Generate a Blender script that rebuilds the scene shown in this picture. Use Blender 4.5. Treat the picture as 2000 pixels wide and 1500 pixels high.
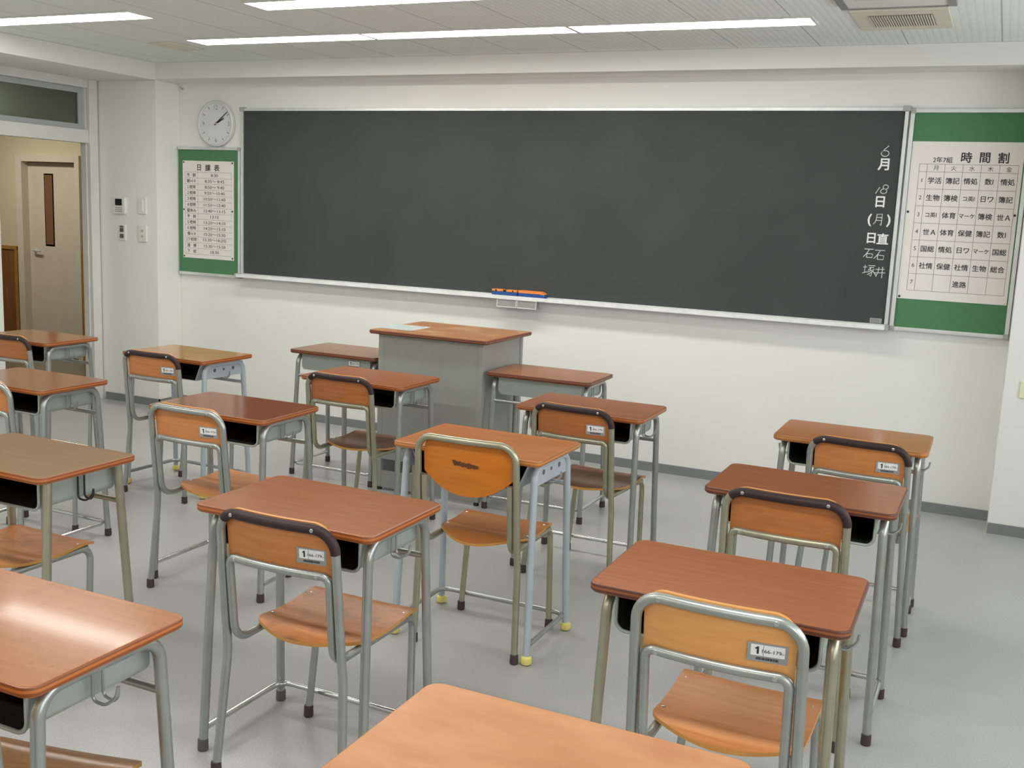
import bpy, bmesh, math, random
from mathutils import Vector, Matrix, Euler
PI = math.pi
random.seed(7)
for o in list(bpy.data.objects):
    bpy.data.objects.remove(o, do_unlink=True)
S = bpy.context.scene
COL = S.collection

# ------------------------------------------------------------------ camera
cam = bpy.data.cameras.new('camera'); cam.sensor_width = 36.0; cam.sensor_fit = 'HORIZONTAL'
cam.lens = 2045.55 / 2000 * 36.0; cam.clip_start = 0.05
cob = bpy.data.objects.new('camera', cam); COL.objects.link(cob); S.camera = cob
yaw, pit, rol = math.radians(-24.680), math.radians(-9.4016), math.radians(2.4721)
fw = Vector((math.sin(yaw) * math.cos(pit), math.cos(yaw) * math.cos(pit), math.sin(pit)))
rt = Vector((math.cos(yaw), -math.sin(yaw), 0)); up = rt.cross(fw)
r2 = rt * math.cos(rol) + up * math.sin(rol); u2 = -rt * math.sin(rol) + up * math.cos(rol)
M = Matrix((r2, u2, -fw)).transposed().to_4x4(); M.translation = Vector((0.12567, -6.36223, 1.61808))
cob.matrix_world = M

# ------------------------------------------------------------------ world, exposure
w = bpy.data.worlds.new('world'); S.world = w; w.use_nodes = True
w.node_tree.nodes['Background'].inputs[0].default_value = (0.75, 0.8, 0.9, 1)
w.node_tree.nodes['Background'].inputs[1].default_value = 0.3
S.view_settings.view_transform = 'Standard'; S.view_settings.look = 'None'
S.view_settings.exposure = 0.0; S.view_settings.gamma = 1.0; S.view_settings.use_curve_mapping = False
S.cycles.max_bounces = 10; S.cycles.diffuse_bounces = 6
LAMP = 20.0          # emission of the ceiling diffusers
LIGHT_COL = (1.0, 0.976, 0.945)

def area_light(name, loc, sx, sy, watts, col=LIGHT_COL, rot=(0, 0, 0)):
    l = bpy.data.lights.new(name, 'AREA'); l.shape = 'RECTANGLE'; l.size = sx; l.size_y = sy
    l.energy = watts; l.color = col
    o = bpy.data.objects.new(name, l); COL.objects.link(o); o.location = loc; o.rotation_euler = rot
    return o
CEIL = 2.58
# the rest of the room's ceiling lamps, behind and above the camera
for i, (lx, ly) in enumerate([(-4.7, -4.6), (-2.6, -4.6), (-0.4, -4.6), (-4.7, -7.2), (-2.6, -7.2), (-0.4, -7.2)]):
    area_light('ceiling_lamp_light', (lx, ly, CEIL - 0.02), 1.25, 0.2, 22)
# added fill lights behind unseen, made-up windows of the right-hand wall
FILL_WINS = ((-2.7, -1.0), (-4.9, -3.1), (-7.1, -5.3))
for y0, y1 in FILL_WINS:
    area_light('added_fill_light', (2.0, (y0 + y1) / 2, 1.6), 1.4, y1 - y0, 38, (0.95, 0.98, 1.0), (0, PI / 2, 0))
area_light('corridor_lamp_light', (-8.2, -0.1, 2.47), 0.9, 0.3, 26, (1.0, 0.95, 0.84))

# ------------------------------------------------------------------ helpers
def new_obj(name, me, parent=None, loc=(0, 0, 0), rotz=0.0):
    o = bpy.data.objects.new(name, me); COL.objects.link(o)
    if me is not None and me.get('weighted'):
        wn = o.modifiers.new('weighted_normal', 'WEIGHTED_NORMAL'); wn.keep_sharp = True; wn.weight = 100
    o.location = loc; o.rotation_euler = (0, 0, rotz)
    if parent is not None: o.parent = parent
    return o
def mesh(name, bm, mats, smooth=35):
    bmesh.ops.recalc_face_normals(bm, faces=bm.faces)
    me = bpy.data.meshes.new(name); bm.to_mesh(me); bm.free()
    for m in (mats if isinstance(mats, (list, tuple)) else [mats]): me.materials.append(m)
    if smooth:
        me['weighted'] = 1; me.shade_smooth(); me.set_sharp_from_angle(angle=math.radians(smooth))
    return me
def thing(name, label, cat, loc=(0, 0, 0), rotz=0.0, group=None, me=None):
    o = new_obj(name, me, None, loc, rotz); o['label'] = label; o['category'] = cat
    if group: o['group'] = group
    return o
def struct(name, bm, mats, parent=None, smooth=30):
    o = new_obj(name, mesh(name, bm, mats, smooth), parent)
    if parent is None: o['kind'] = 'structure'
    return o
def BM(): return bmesh.new()

def box(bm, x0, x1, y0, y1, z0, z1, mat=0, bev=0.0, seg=2):
    v = [bm.verts.new((x, y, z)) for x in (x0, x1) for y in (y0, y1) for z in (z0, z1)]
    fs = [(0, 1, 3, 2), (4, 6, 7, 5), (0, 4, 5, 1), (2, 3, 7, 6), (0, 2, 6, 4), (1, 5, 7, 3)]
    ff = []
    for f in fs:
        q = bm.faces.new([v[i] for i in f]); q.material_index = mat; ff.append(q)
    if bev > 0:
        es = list({e for f in ff for e in f.edges})
        r = bmesh.ops.bevel(bm, geom=es, offset=bev, segments=seg, profile=0.5, affect='EDGES')
        for f in r['faces']: f.material_index = mat
def quad(bm, pts, mat=0):
    f = bm.faces.new([bm.verts.new(p) for p in pts]); f.material_index = mat; return f
def fillet(pts, r, n=6):
    """round the inner corners of a polyline; r number or list per inner corner"""
    P = [Vector(p) for p in pts]; out = [P[0]]
    for i in range(1, len(P) - 1):
        ri = r[i - 1] if isinstance(r, (list, tuple)) else r
        a = (P[i - 1] - P[i]); b = (P[i + 1] - P[i]); la, lb = a.length, b.length; a.normalize(); b.normalize()
        ang = a.angle(b)
        if ri <= 0 or ang > PI - 0.02: out.append(P[i]); continue
        t = min(ri / math.tan(ang / 2), la * 0.49 if i > 1 else la * 0.95, lb * 0.49 if i < len(P) - 2 else lb * 0.95)
        rr = t * math.tan(ang / 2)
        c = P[i] + (a + b).normalized() * (rr / math.sin(ang / 2))
        s = P[i] + a * t - c; e = P[i] + b * t - c; tot = s.angle(e)
        ax = s.cross(e).normalized()
        for k in range(n + 1):
            out.append(c + Matrix.Rotation(tot * k / n, 3, ax) @ s)
    out.append(P[-1]); return out
def tube(bm, pts, r, seg=12, mat=0, caps=True):
    P = [Vector(p) for p in pts]; n = len(P)
    T = []
    for i in range(n):
        a = (P[i] - P[i - 1]).normalized() if i > 0 else None
        b = (P[i + 1] - P[i]).normalized() if i < n - 1 else None
        T.append(((a or b) + (b or a)).normalized())
    N = T[0].orthogonal().normalized(); rings = []
    for i in range(n):
        if i > 0:
            q = T[i - 1].rotation_difference(T[i]); N = (q @ N).normalized()
        B = T[i].cross(N).normalized()
        rad = r[i] if isinstance(r, (list, tuple)) else r
        rings.append([bm.verts.new(P[i] + (N * math.cos(2 * PI * k / seg) + B * math.sin(2 * PI * k / seg)) * rad) for k in range(seg)])
    for i in range(n - 1):
        for k in range(seg):
            f = bm.faces.new([rings[i][k], rings[i][(k + 1) % seg], rings[i + 1][(k + 1) % seg], rings[i + 1][k]]); f.material_index = mat
    if caps:
        f = bm.faces.new(rings[0][::-1]); f.material_index = mat
        f = bm.faces.new(rings[-1]); f.material_index = mat
def lathe(bm, prof, seg=24, mat=0, axis='Z', at=(0, 0, 0)):
    """profile (radius, height) list"""
    at = Vector(at); rings = []
    def pt(a, r, h):
        c, s = math.cos(a) * r, math.sin(a) * r
        return at + (Vector((c, s, h)) if axis == 'Z' else Vector((c, -h, s)) if axis == 'Y' else Vector((h, c, s)))
    for r, h in prof: rings.append([bm.verts.new(pt(2 * PI * k / seg, r, h)) for k in range(seg)])
    for i in range(len(prof) - 1):
        for k in range(seg):
            f = bm.faces.new([rings[i][k], rings[i][(k + 1) % seg], rings[i + 1][(k + 1) % seg], rings[i + 1][k]]); f.material_index = mat
    for rg in (rings[0][::-1], rings[-1]):
        f = bm.faces.new(rg); f.material_index = mat
def rrect(w, d, R, inset=0.0, n=6):
    R2 = max(R - inset, 0.001); w2, d2 = w / 2 - inset, d / 2 - inset; out = []
    for cx, cy, a0 in ((w2 - R2, d2 - R2, 0), (-w2 + R2, d2 - R2, PI / 2), (-w2 + R2, -d2 + R2, PI), (w2 - R2, -d2 + R2, 1.5 * PI)):
        for k in range(n + 1):
            a = a0 + PI / 2 * k / n; out.append((cx + R2 * math.cos(a), cy + R2 * math.sin(a)))
    return out
def slab(bm, w, d, z0, z1, R, b=0.004, mtop=0, medge=1, n=6):
    """rounded board with softened edge; top face mtop, edge and underside medge"""
    prof = [(b, z0), (0.0, z0 + b), (0.0, z1 - b), (b * 0.3, z1 - b * 0.3), (b, z1)]
    rings = [[bm.verts.new((x, y, z)) for x, y in rrect(w, d, R, i, n)] for i, z in prof]
    m = len(rings[0])
    for i in range(len(rings) - 1):
        for k in range(m):
            f = bm.faces.new([rings[i][k], rings[i][(k + 1) % m], rings[i + 1][(k + 1) % m], rings[i + 1][k]]); f.material_index = medge
    f = bm.faces.new(rings[-1]); f.material_index = mtop
    f = bm.faces.new(rings[0][::-1]); f.material_index = medge
def board(bm, us, vr, nv, place, th, mface=0, medge=0):
    """curved sheet: columns us, vr(u)->(vmin,vmax), place(u,v)->(point, normal); thickness th along normal"""
    F, Bk = [], []
    for u in us:
        a, b = vr(u); cf, cb = [], []
        for j in range(nv + 1):
            p, nn = place(u, a + (b - a) * j / nv); p = Vector(p); nn = Vector(nn).normalized()
            cf.append(bm.verts.new(p)); cb.append(bm.verts.new(p - nn * th))
        F.append(cf); Bk.append(cb)
    n = len(us)
    for i in range(n - 1):
        for j in range(nv):
            f = bm.faces.new([F[i][j], F[i + 1][j], F[i + 1][j + 1], F[i][j + 1]]); f.material_index = mface
            f = bm.faces.new([Bk[i][j], Bk[i][j + 1], Bk[i + 1][j + 1], Bk[i + 1][j]]); f.material_index = mface
        for j in (0, nv):
            f = bm.faces.new([F[i][j], Bk[i][j], Bk[i + 1][j], F[i + 1][j]]); f.material_index = medge
    for i in (0, n - 1):
        for j in range(nv):
            f = bm.faces.new([F[i][j], F[i][j + 1], Bk[i][j + 1], Bk[i][j]]); f.material_index = medge

_glyph = {}
def text_verts(s, bold=0.0, res=2):
    key = (s, bold)
    if key not in _glyph:
        cu = bpy.data.curves.new('t', 'FONT'); cu.body = s; cu.size = 1.0; cu.align_x = 'CENTER'; cu.align_y = 'CENTER'
        cu.resolution_u = res; cu.offset = bold; cu.fill_mode = 'FRONT'
        ob = bpy.data.objects.new('t', cu); COL.objects.link(ob)
        dg = bpy.context.evaluated_depsgraph_get(); me = bpy.data.meshes.new_from_object(ob.evaluated_get(dg))
        vs = [v.co.copy() for v in me.vertices]; fs = [tuple(p.vertices) for p in me.polygons]
        bpy.data.objects.remove(ob, do_unlink=True); bpy.data.curves.remove(cu); bpy.data.meshes.remove(me)
        if vs:      # centre by bounding box
            cx = (min(v.x for v in vs) + max(v.x for v in vs)) / 2; cy = (min(v.y for v in vs) + max(v.y for v in vs)) / 2
            vs = [Vector((v.x - cx, v.y - cy, 0)) for v in vs]
        _glyph[key] = (vs, fs)
    return _glyph[key]
def text(bm, s, size, x, z, y, mat=0, bold=0.0, sx=1.0, cell=False):
    """flat lettering on a plane facing -Y; bold letters are struck several times, slightly shifted"""
    vs, fs = text_verts(s, 0.0)
    if not vs: return
    offs = [(0, 0)] if bold == 0 else [(-bold, -bold), (bold, -bold), (-bold, bold), (bold, bold), (0, 0)]
    for i, (ox, oz) in enumerate(offs):
        nv = [bm.verts.new((x + (v.x + ox) * size * sx, y - i * 0.00004, z + (v.y + oz) * size)) for v in vs]
        for f in fs:
            try:
                q = bm.faces.new([nv[k] for k in f]); q.material_index = mat
            except ValueError: pass
def stroke(bm, pts, wd, y, mat=0):
    """flat chalk stroke through 2-D points (x,z) on a plane facing -Y"""
    P = [Vector((p[0], p[1])) for p in pts]; L = []
    for i in range(len(P)):
        a = P[min(i + 1, len(P) - 1)] - P[max(i - 1, 0)]
        nn = Vector((-a.y, a.x)).normalized() * wd / 2
        L.append((bm.verts.new((P[i].x + nn.x, y, P[i].y + nn.y)), bm.verts.new((P[i].x - nn.x, y, P[i].y - nn.y))))
    for i in range(len(L) - 1):
        f = bm.faces.new([L[i][0], L[i + 1][0], L[i + 1][1], L[i][1]]); f.material_index = mat

# ------------------------------------------------------------------ materials
def srgb(c): return tuple((x / 255 / 12.92) if x / 255 <= 0.04045 else ((x / 255 + 0.055) / 1.055) ** 2.4 for x in c)
class NT:
    def __init__(s, name):
        s.m = bpy.data.materials.new(name); s.m.use_nodes = True; s.t = s.m.node_tree; s.b = s.t.nodes['Principled BSDF']
    def n(s, ty, **kw):
        x = s.t.nodes.new(ty)
        for k, v in kw.items(): setattr(x, k, v)
        return x
    def l(s, a, b): s.t.links.new(a, b)
    def set(s, **kw):
        for k, v in kw.items():
            k = k.replace('_', ' ')
            s.b.inputs[k].default_value = (*v, 1) if isinstance(v, tuple) and len(v) == 3 else v
    def coords(s, scale=(1, 1, 1), rnd=False):
        tc = s.n('ShaderNodeTexCoord'); mp = s.n('ShaderNodeMapping'); mp.inputs['Scale'].default_value = scale
        src = tc.outputs['Object']
        if rnd:
            oi = s.n('ShaderNodeObjectInfo'); ad = s.n('ShaderNodeVectorMath', operation='ADD'); mu = s.n('ShaderNodeMath', operation='MULTIPLY')
            mu.inputs[1].default_value = 37.0; s.l(oi.outputs['Random'], mu.inputs[0]); s.l(src, ad.inputs[0]); s.l(mu.outputs[0], ad.inputs[1]); src = ad.outputs[0]
        s.l(src, mp.inputs['Vector']); return mp.outputs[0]
    def noise(s, vec, scale, detail=4, rough=0.6):
        x = s.n('ShaderNodeTexNoise'); x.inputs['Scale'].default_value = scale; x.inputs['Detail'].default_value = detail
        x.inputs['Roughness'].default_value = rough; s.l(vec, x.inputs['Vector']); return x.outputs['Fac']
    def ramp(s, fac, stops):
        r = s.n('ShaderNodeValToRGB'); e = r.color_ramp.elements
        while len(e) < len(stops): e.new(0.5)
        for i, (p, c) in enumerate(stops): e[i].position = p; e[i].color = (*c, 1)
        s.l(fac, r.inputs[0]); return r.outputs[0]
    def mix(s, fac, a, b):
        x = s.n('ShaderNodeMix', data_type='RGBA')
        for k, v in ((0, fac), (6, a), (7, b)):
            if hasattr(v, 'links'): s.l(v, x.inputs[k])
            else: x.inputs[k].default_value = (*v, 1) if isinstance(v, tuple) else v
        return x.outputs[2]
    def bump(s, fac, st, dist=0.001):
        b = s.n('ShaderNodeBump'); b.inputs['Strength'].default_value = st; b.inputs['Distance'].default_value = dist
        s.l(fac, b.inputs['Height']); s.l(b.outputs[0], s.b.inputs['Normal'])
def plain(name, c, rough=0.5, metal=0.0, spec=0.5, var=0.04, vs=8.0):
    """single colour with a faint uneven tone"""
    t = NT(name); c = srgb(c); v = t.coords(rnd=True)
    f = t.noise(v, vs, 3)
    t.l(t.ramp(f, [(0.3, tuple(x * (1 - var) for x in c)), (0.7, tuple(min(1, x * (1 + var)) for x in c))]), t.b.inputs['Base Color'])
    t.set(Roughness=rough, Metallic=metal); t.b.inputs['Specular IOR Level'].default_value = spec
    return t.m
def wood(name, c1, c2, c3=None, stretch=(2.2, 30, 30), rough=0.3, coat=0.0, blotch=0.0, blotch_c=None, bs=6.0, spec=0.5):
    t = NT(name); v = t.coords(stretch, True)
    f = t.noise(v, 2.2, 6, 0.62)
    col = t.ramp(f, [(0.30, srgb(c1)), (0.52, srgb(c3 or tuple((a + b) / 2 for a, b in zip(c1, c2)))), (0.72, srgb(c2))])
    if blotch:
        v2 = t.coords((1, 1.6, 1.6), True); f2 = t.noise(v2, bs, 5, 0.65)
        mk = t.n('ShaderNodeMapRange'); mk.inputs[1].default_value = 0.48; mk.inputs[2].default_value = 0.72; mk.inputs[4].default_value = blotch
        t.l(f2, mk.inputs[0]); col = t.mix(mk.outputs[0], col, srgb(blotch_c))
    t.l(col, t.b.inputs['Base Color'])
    v3 = t.coords((1, 1, 1), True); f3 = t.noise(v3, 5, 4)
    rr = t.n('ShaderNodeMapRange'); rr.inputs[3].default_value = rough - 0.05; rr.inputs[4].default_value = rough + 0.07
    t.l(f3, rr.inputs[0]); t.l(rr.outputs[0], t.b.inputs['Roughness'])
    t.b.inputs['Coat Weight'].default_value = coat; t.b.inputs['Coat Roughness'].default_value = 0.07
    t.b.inputs['Specular IOR Level'].default_value = spec
    return t.m
def ply_edge(name, c1, c2, per=0.006, rough=0.35):
    """thin stacked veneers seen on edge"""
    t = NT(name); v = t.coords((0.15, 0.15, 1)); wv = t.n('ShaderNodeTexWave', bands_direction='Z')
    wv.inputs['Scale'].default_value = 1.0 / per * 0.16; wv.inputs['Distortion'].default_value = 0.6; wv.inputs['Detail'].default_value = 2
    t.l(v, wv.inputs['Vector'])
    t.l(t.ramp(wv.outputs['Fac'], [(0.25, srgb(c1)), (0.75, srgb(c2))]), t.b.inputs['Base Color']); t.set(Roughness=rough); return t.m
def metal(name, c, rough=0.35, met=0.75, wear=None):
    t = NT(name); v = t.coords((1, 1, 1), True); f = t.noise(v, 14, 4)
    a = srgb(c); stops = [(0.35, tuple(x * 0.88 for x in a)), (0.65, a)]
    t.l(t.ramp(f, stops), t.b.inputs['Base Color'])
    rr = t.n('ShaderNodeMapRange'); rr.inputs[3].default_value = rough - 0.06; rr.inputs[4].default_value = rough + 0.08
    t.l(f, rr.inputs[0]); t.l(rr.outputs[0], t.b.inputs['Roughness']); t.set(Metallic=met); return t.m
def emit(name, c, st):
    t = NT(name); t.set(Base_Color=srgb(c)); t.b.inputs['Emission Color'].default_value = (*c_lin(c), 1); t.b.inputs['Emission Strength'].default_value = st; return t.m
def c_lin(c): return srgb(c)

def wall_mat(name, c, rough=0.75):
    t = NT(name); v = t.coords(); f = t.noise(v, 260, 3, 0.7); f2 = t.noise(v, 1.5, 3)
    c = srgb(c); t.l(t.ramp(f2, [(0.3, tuple(x * 0.975 for x in c)), (0.7, c)]), t.b.inputs['Base Color'])
    t.set(Roughness=rough); t.b.inputs['Specular IOR Level'].default_value = 0.25; t.bump(f, 0.12, 0.0008); return t.m
WALL = wall_mat('white_wallpaper', (228, 228, 223))
WALLC = wall_mat('cream_corridor_wall', (205, 194, 165))
def floor_mat(name, c, sp=0.09, rough=0.27):
    t = NT(name); v = t.coords(); f = t.noise(v, 170, 2, 0.75); f2 = t.noise(v, 2.2, 3); f3 = t.noise(v, 620, 1)
    a = srgb(c)
    col = t.ramp(f, [(0.36, tuple(x * (1 - sp) for x in a)), (0.5, a), (0.66, tuple(x * (1 + sp) for x in a))])
    col = t.mix(t.ramp(f2, [(0.35, (0, 0, 0)), (0.7, (0.12, 0.12, 0.12))]), col, tuple(x * 0.85 for x in a))
    t.l(col, t.b.inputs['Base Color']); t.set(Roughness=rough); t.b.inputs['Specular IOR Level'].default_value = 0.4
    t.bump(f3, 0.05, 0.0004); return t.m
FLOOR = floor_mat('grey_speckled_vinyl', (167, 168, 166))
FLOORC = floor_mat('brown_corridor_vinyl', (128, 120, 106))
def ceil_mat():
    t = NT('ribbed_acoustic_board'); tc = t.n('ShaderNodeTexCoord'); se = t.n('ShaderNodeSeparateXYZ'); t.l(tc.outputs['Object'], se.inputs[0])
    # fine ribs running away from the blackboard, boards 0.455 m wide with a groove between
    wv = t.n('ShaderNodeTexWave', bands_direction='X'); wv.inputs['Scale'].default_value = 9.0; wv.inputs['Distortion'].default_value = 1.2
    wv.inputs['Detail'].default_value = 3; wv.inputs['Detail Scale'].default_value = 4; t.l(tc.outputs['Object'], wv.inputs['Vector'])
    v = t.coords((1, 0.25, 1)); f = t.noise(v, 120, 3)
    mo = t.n('ShaderNodeMath', operation='PINGPONG'); mo.inputs[1].default_value = 0.2275; t.l(se.outputs['X'], mo.inputs[0])
    lt = t.n('ShaderNodeMath', operation='LESS_THAN'); lt.inputs[1].default_value = 0.003; t.l(mo.outputs[0], lt.inputs[0])
    a = srgb((234, 239, 235))
    col = t.mix(t.ramp(wv.outputs['Fac'], [(0.05, (0.35, 0.35, 0.35)), (0.3, (0, 0, 0))]), a, tuple(x * 0.8 for x in a))
    col = t.mix(t.ramp(f, [(0.35, (0.25, 0.25, 0.25)), (0.5, (0, 0, 0))]), col, tuple(x * 0.75 for x in a))
    col = t.mix(lt.outputs[0], col, tuple(x * 0.55 for x in a))
    t.l(col, t.b.inputs['Base Color']); t.set(Roughness=0.9); t.b.inputs['Specular IOR Level'].default_value = 0.1
    t.bump(wv.outputs['Fac'], 0.25, 0.002); return t.m
CEILM = ceil_mat()
BASEB = plain('grey_baseboard', (122, 125, 125), 0.5)
WHITE = plain('white_plastic', (226, 226, 220), 0.4)
IVORY = plain('ivory_plastic', (214, 211, 196), 0.4)
FRAMEW = plain('white_painted_steel', (214, 213, 208), 0.35)
DOORW = plain('white_door_panel', (222, 224, 218), 0.4)
ALU = metal('brushed_aluminium', (222, 225, 224), 0.32, 0.45)
CAPG = plain('grey_plastic_cap', (165, 166, 160), 0.5)
GREEN = plain('green_felt_board', (84, 128, 92), 0.9, spec=0.1, var=0.06, vs=40)
PAPER = plain('white_paper', (226, 222, 216), 0.6, var=0.01)
INK = plain('black_ink', (48, 48, 48), 0.6)
LINE = plain('grey_print_line', (110, 108, 108), 0.6)
CHALK = plain('white_chalk', (210, 212, 210), 0.9, var=0.15, vs=60)
PAINTW = plain('white_board_paint', (232, 232, 230), 0.6, var=0.02)
def slate_mat():
    t = NT('dark_slate_board'); v = t.coords((1, 1, 1)); f = t.noise(v, 2.0, 5, 0.6); f2 = t.noise(v, 90, 3)
    a = srgb((65, 69, 69)); col = t.ramp(f, [(0.3, tuple(x * 0.9 for x in a)), (0.7, tuple(x * 1.12 for x in a))])
    t.l(col, t.b.inputs['Base Color']); t.set(Roughness=0.66); t.b.inputs['Specular IOR Level'].default_value = 0.2; t.bump(f2, 0.05, 0.0004); return t.m
SLATE = slate_mat()
STEEL = metal('silver_grey_tube', (170, 174, 168), 0.31, 0.7)
STEELB = metal('olive_grey_tube', (170, 168, 146), 0.31, 0.7)
STEELP = plain('pale_blue_grey_paint', (170, 179, 186), 0.42)
CHROME = metal('bright_rail', (205, 207, 204), 0.18, 0.9)
TRAYM = plain('grey_green_sheet_steel', (160, 168, 160), 0.42, metal=0.15)
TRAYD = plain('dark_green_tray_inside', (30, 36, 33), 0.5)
RUBBER = plain('dark_brown_rubber', (66, 52, 50), 0.6)
RUBBERG = plain('dark_grey_rubber', (88, 86, 80), 0.6)
YELLOW = plain('yellow_rubber', (222, 208, 120), 0.6)
SLEEVE = plain('dark_brown_vinyl', (52, 37, 37), 0.5, spec=0.3)
BLACKW = metal('black_wire', (60, 58, 56), 0.4, 0.6)
DARK = plain('dark_grille', (92, 88, 82), 0.6)
SCREEN = plain('dark_screen', (40, 42, 38), 0.2)
STICK = plain('grey_sticker', (150, 150, 148), 0.45)
LECT = plain('grey_painted_steel', (150, 152, 145), 0.42)
BLACKP = plain('black_plastic', (34, 34, 34), 0.45)

TOPS = {
 'red': wood('red_brown_laminate', (138, 80, 46), (152, 92, 56), rough=0.2, spec=0.28),
 'dark': wood('dark_red_brown_laminate', (118, 66, 42), (134, 78, 50), rough=0.11, spec=0.4),
 'brown': wood('brown_laminate', (126, 82, 54), (140, 94, 64), rough=0.14, spec=0.38),
 'olive': wood('faded_brown_laminate', (112, 86, 54), (124, 96, 64), rough=0.36, spec=0.2),
 'copper': wood('copper_brown_laminate', (146, 92, 52), (162, 104, 62), rough=0.26, spec=0.3, coat=0.2),
 'tan': wood('golden_tan_veneer', (146, 100, 48), (162, 114, 58), rough=0.11, spec=0.4),
 'orange': wood('orange_veneer', (164, 94, 40), (184, 112, 54), stretch=(2, 14, 14), spec=0.35, rough=0.32, blotch=0.35, blotch_c=(196, 132, 76)),
 'amber': wood('amber_laminate', (166, 102, 56), (180, 114, 66), rough=0.13, spec=0.4),
 'light': wood('light_orange_veneer', (164, 108, 60), (182, 128, 80), stretch=(2, 9, 9), rough=0.36, blotch=0.7, blotch_c=(164, 98, 50), bs=7),
}
EDGES = {'orange': ply_edge('orange_plywood_edge', (128, 70, 32), (180, 104, 50)),
         'dark': ply_edge('dark_varnished_edge', (84, 44, 30), (136, 78, 44)),
         'pale': ply_edge('pale_plywood_edge', (158, 98, 48), (192, 128, 72))}
SEATW = wood('light_orange_seat', (186, 118, 66), (204, 138, 82), rough=0.36)
SEATWORN = wood('worn_orange_seat', (176, 108, 58), (198, 130, 76), rough=0.42, blotch=0.7, blotch_c=(112, 74, 48), bs=9)
SEATD = wood('dark_brown_seat', (104, 66, 46), (124, 82, 58), rough=0.34)
SEATO = wood('old_orange_seat', (158, 92, 30), (176, 108, 40), rough=0.3)
SEATB = wood('brown_glossy_seat', (150, 102, 58), (168, 118, 70), rough=0.2, spec=0.6)
BACKW = wood('orange_back_board', (190, 118, 62), (206, 136, 76), rough=0.36)
BACKL = wood('light_orange_back_board', (220, 154, 88), (232, 168, 102), rough=0.38)
BACKM = wood('brown_orange_back_board', (166, 98, 50), (184, 114, 60), rough=0.36, blotch=0.3, blotch_c=(140, 84, 44))
BACKO = wood('old_orange_back_board', (186, 104, 26), (202, 120, 36), rough=0.28)
LECTW = wood('worn_lectern_top', (148, 98, 58), (172, 120, 76), rough=0.3, blotch=0.6, blotch_c=(204, 166, 122), bs=5)
WAINS = wood('brown_wainscot_boards', (110, 66, 26), (146, 92, 42), stretch=(24, 24, 1.6), rough=0.45)
WAINE = wood('honey_wainscot_rail', (150, 104, 48), (172, 124, 62), stretch=(2, 20, 20), rough=0.45)

# ------------------------------------------------------------------ the room
XL, XR, YB = -6.30, 1.7, -9.0
b = BM(); box(b, XL, XR, YB, 0.0, -0.1, 0); box(b, -10.0, XL, -5.0, 1.2, -0.1, -0.001, 1); struct('floor', b, [FLOOR, FLOORC])
b = BM(); box(b, XL, XR, YB, 0.0, CEIL, CEIL + 0.1); struct('ceiling', b, CEILM)
b = BM(); box(b, XL - 0.05, XR + 0.1, 0.0, 0.15, 0, CEIL + 0.1); struct('wall_front', b, WALL)
b = BM(); box(b, XR, XR + 0.1, YB, 0.0, 0, 0.9); box(b, XR, XR + 0.1, YB, 0.0, 2.3, CEIL + 0.1)
for y0, y1 in ((YB, -7.1), (-5.3, -4.9), (-3.1, -2.7), (-1.0, 0.0)): box(b, XR, XR + 0.1, y0, y1, 0.9, 2.3)  # openings added in the unseen wall to let the fill lights in
struct('wall_right', b, WALL)
for i, (y0, y1) in enumerate(FILL_WINS):  # made-up window frames, out of view, around the fill light openings
    b = BM(); ym = (y0 + y1) / 2
    for a in ((y0, y0 + 0.04, 0.9, 2.3), (y1 - 0.04, y1, 0.9, 2.3), (ym - 0.03, ym + 0.03, 0.94, 2.26), (y0 + 0.04, y1 - 0.04, 0.9, 0.94), (y0 + 0.04, y1 - 0.04, 2.26, 2.3)):
        box(b, XR + 0.03, XR + 0.07, a[0], a[1], a[2], a[3], bev=0.002)
    struct('window_%d' % (i + 2), b, ALU)
b = BM(); box(b, XL - 0.05, XR + 0.1, YB - 0.1, YB, 0, CEIL + 0.1); struct('wall_back', b, WALL)
b = BM(); box(b, XL - 0.05, XL, YB, -2.35, 0, CEIL + 0.1); box(b, XL - 0.05, XL, -2.35, 0.0, 2.46, CEIL + 0.1); box(b, XL - 0.05, XL, -0.27, 0.0, 0, 2.46)
struct('wall_left', b, WALL)
# beams, column and pilaster
b = BM(); box(b, -5.685, XR, -0.25, 0.0, 2.462, CEIL, bev=0.004); struct('trim_1', b, WALL)
b = BM(); box(b, XL, -5.685, YB, 0.0, 2.455, CEIL, bev=0.004); struct('trim_2', b, WALL)
b = BM(); box(b, XL, -5.685, -0.25, 0.0, 0, 2.455, bev=0.004); struct('trim_3', b, WALL)
b = BM(); box(b, 0.2, XR, -0.262, 0.0, 0, 2.462, bev=0.004); struct('trim_4', b, WALL)
b = BM(); box(b, -5.685, 0.2, -0.010, 0.0, 0, 0.058); struct('baseboard_front', b, BASEB)
b = BM(); box(b, -6.235, -5.677, -0.26, -0.25, 0, 0.058); box(b, -5.685, -5.677, -0.26, -0.01, 0, 0.058); struct('baseboard_left', b, BASEB)
b = BM(); box(b, 0.2, XR, -0.272, -0.262, 0, 0.058); struct('baseboard_right', b, BASEB)
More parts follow.
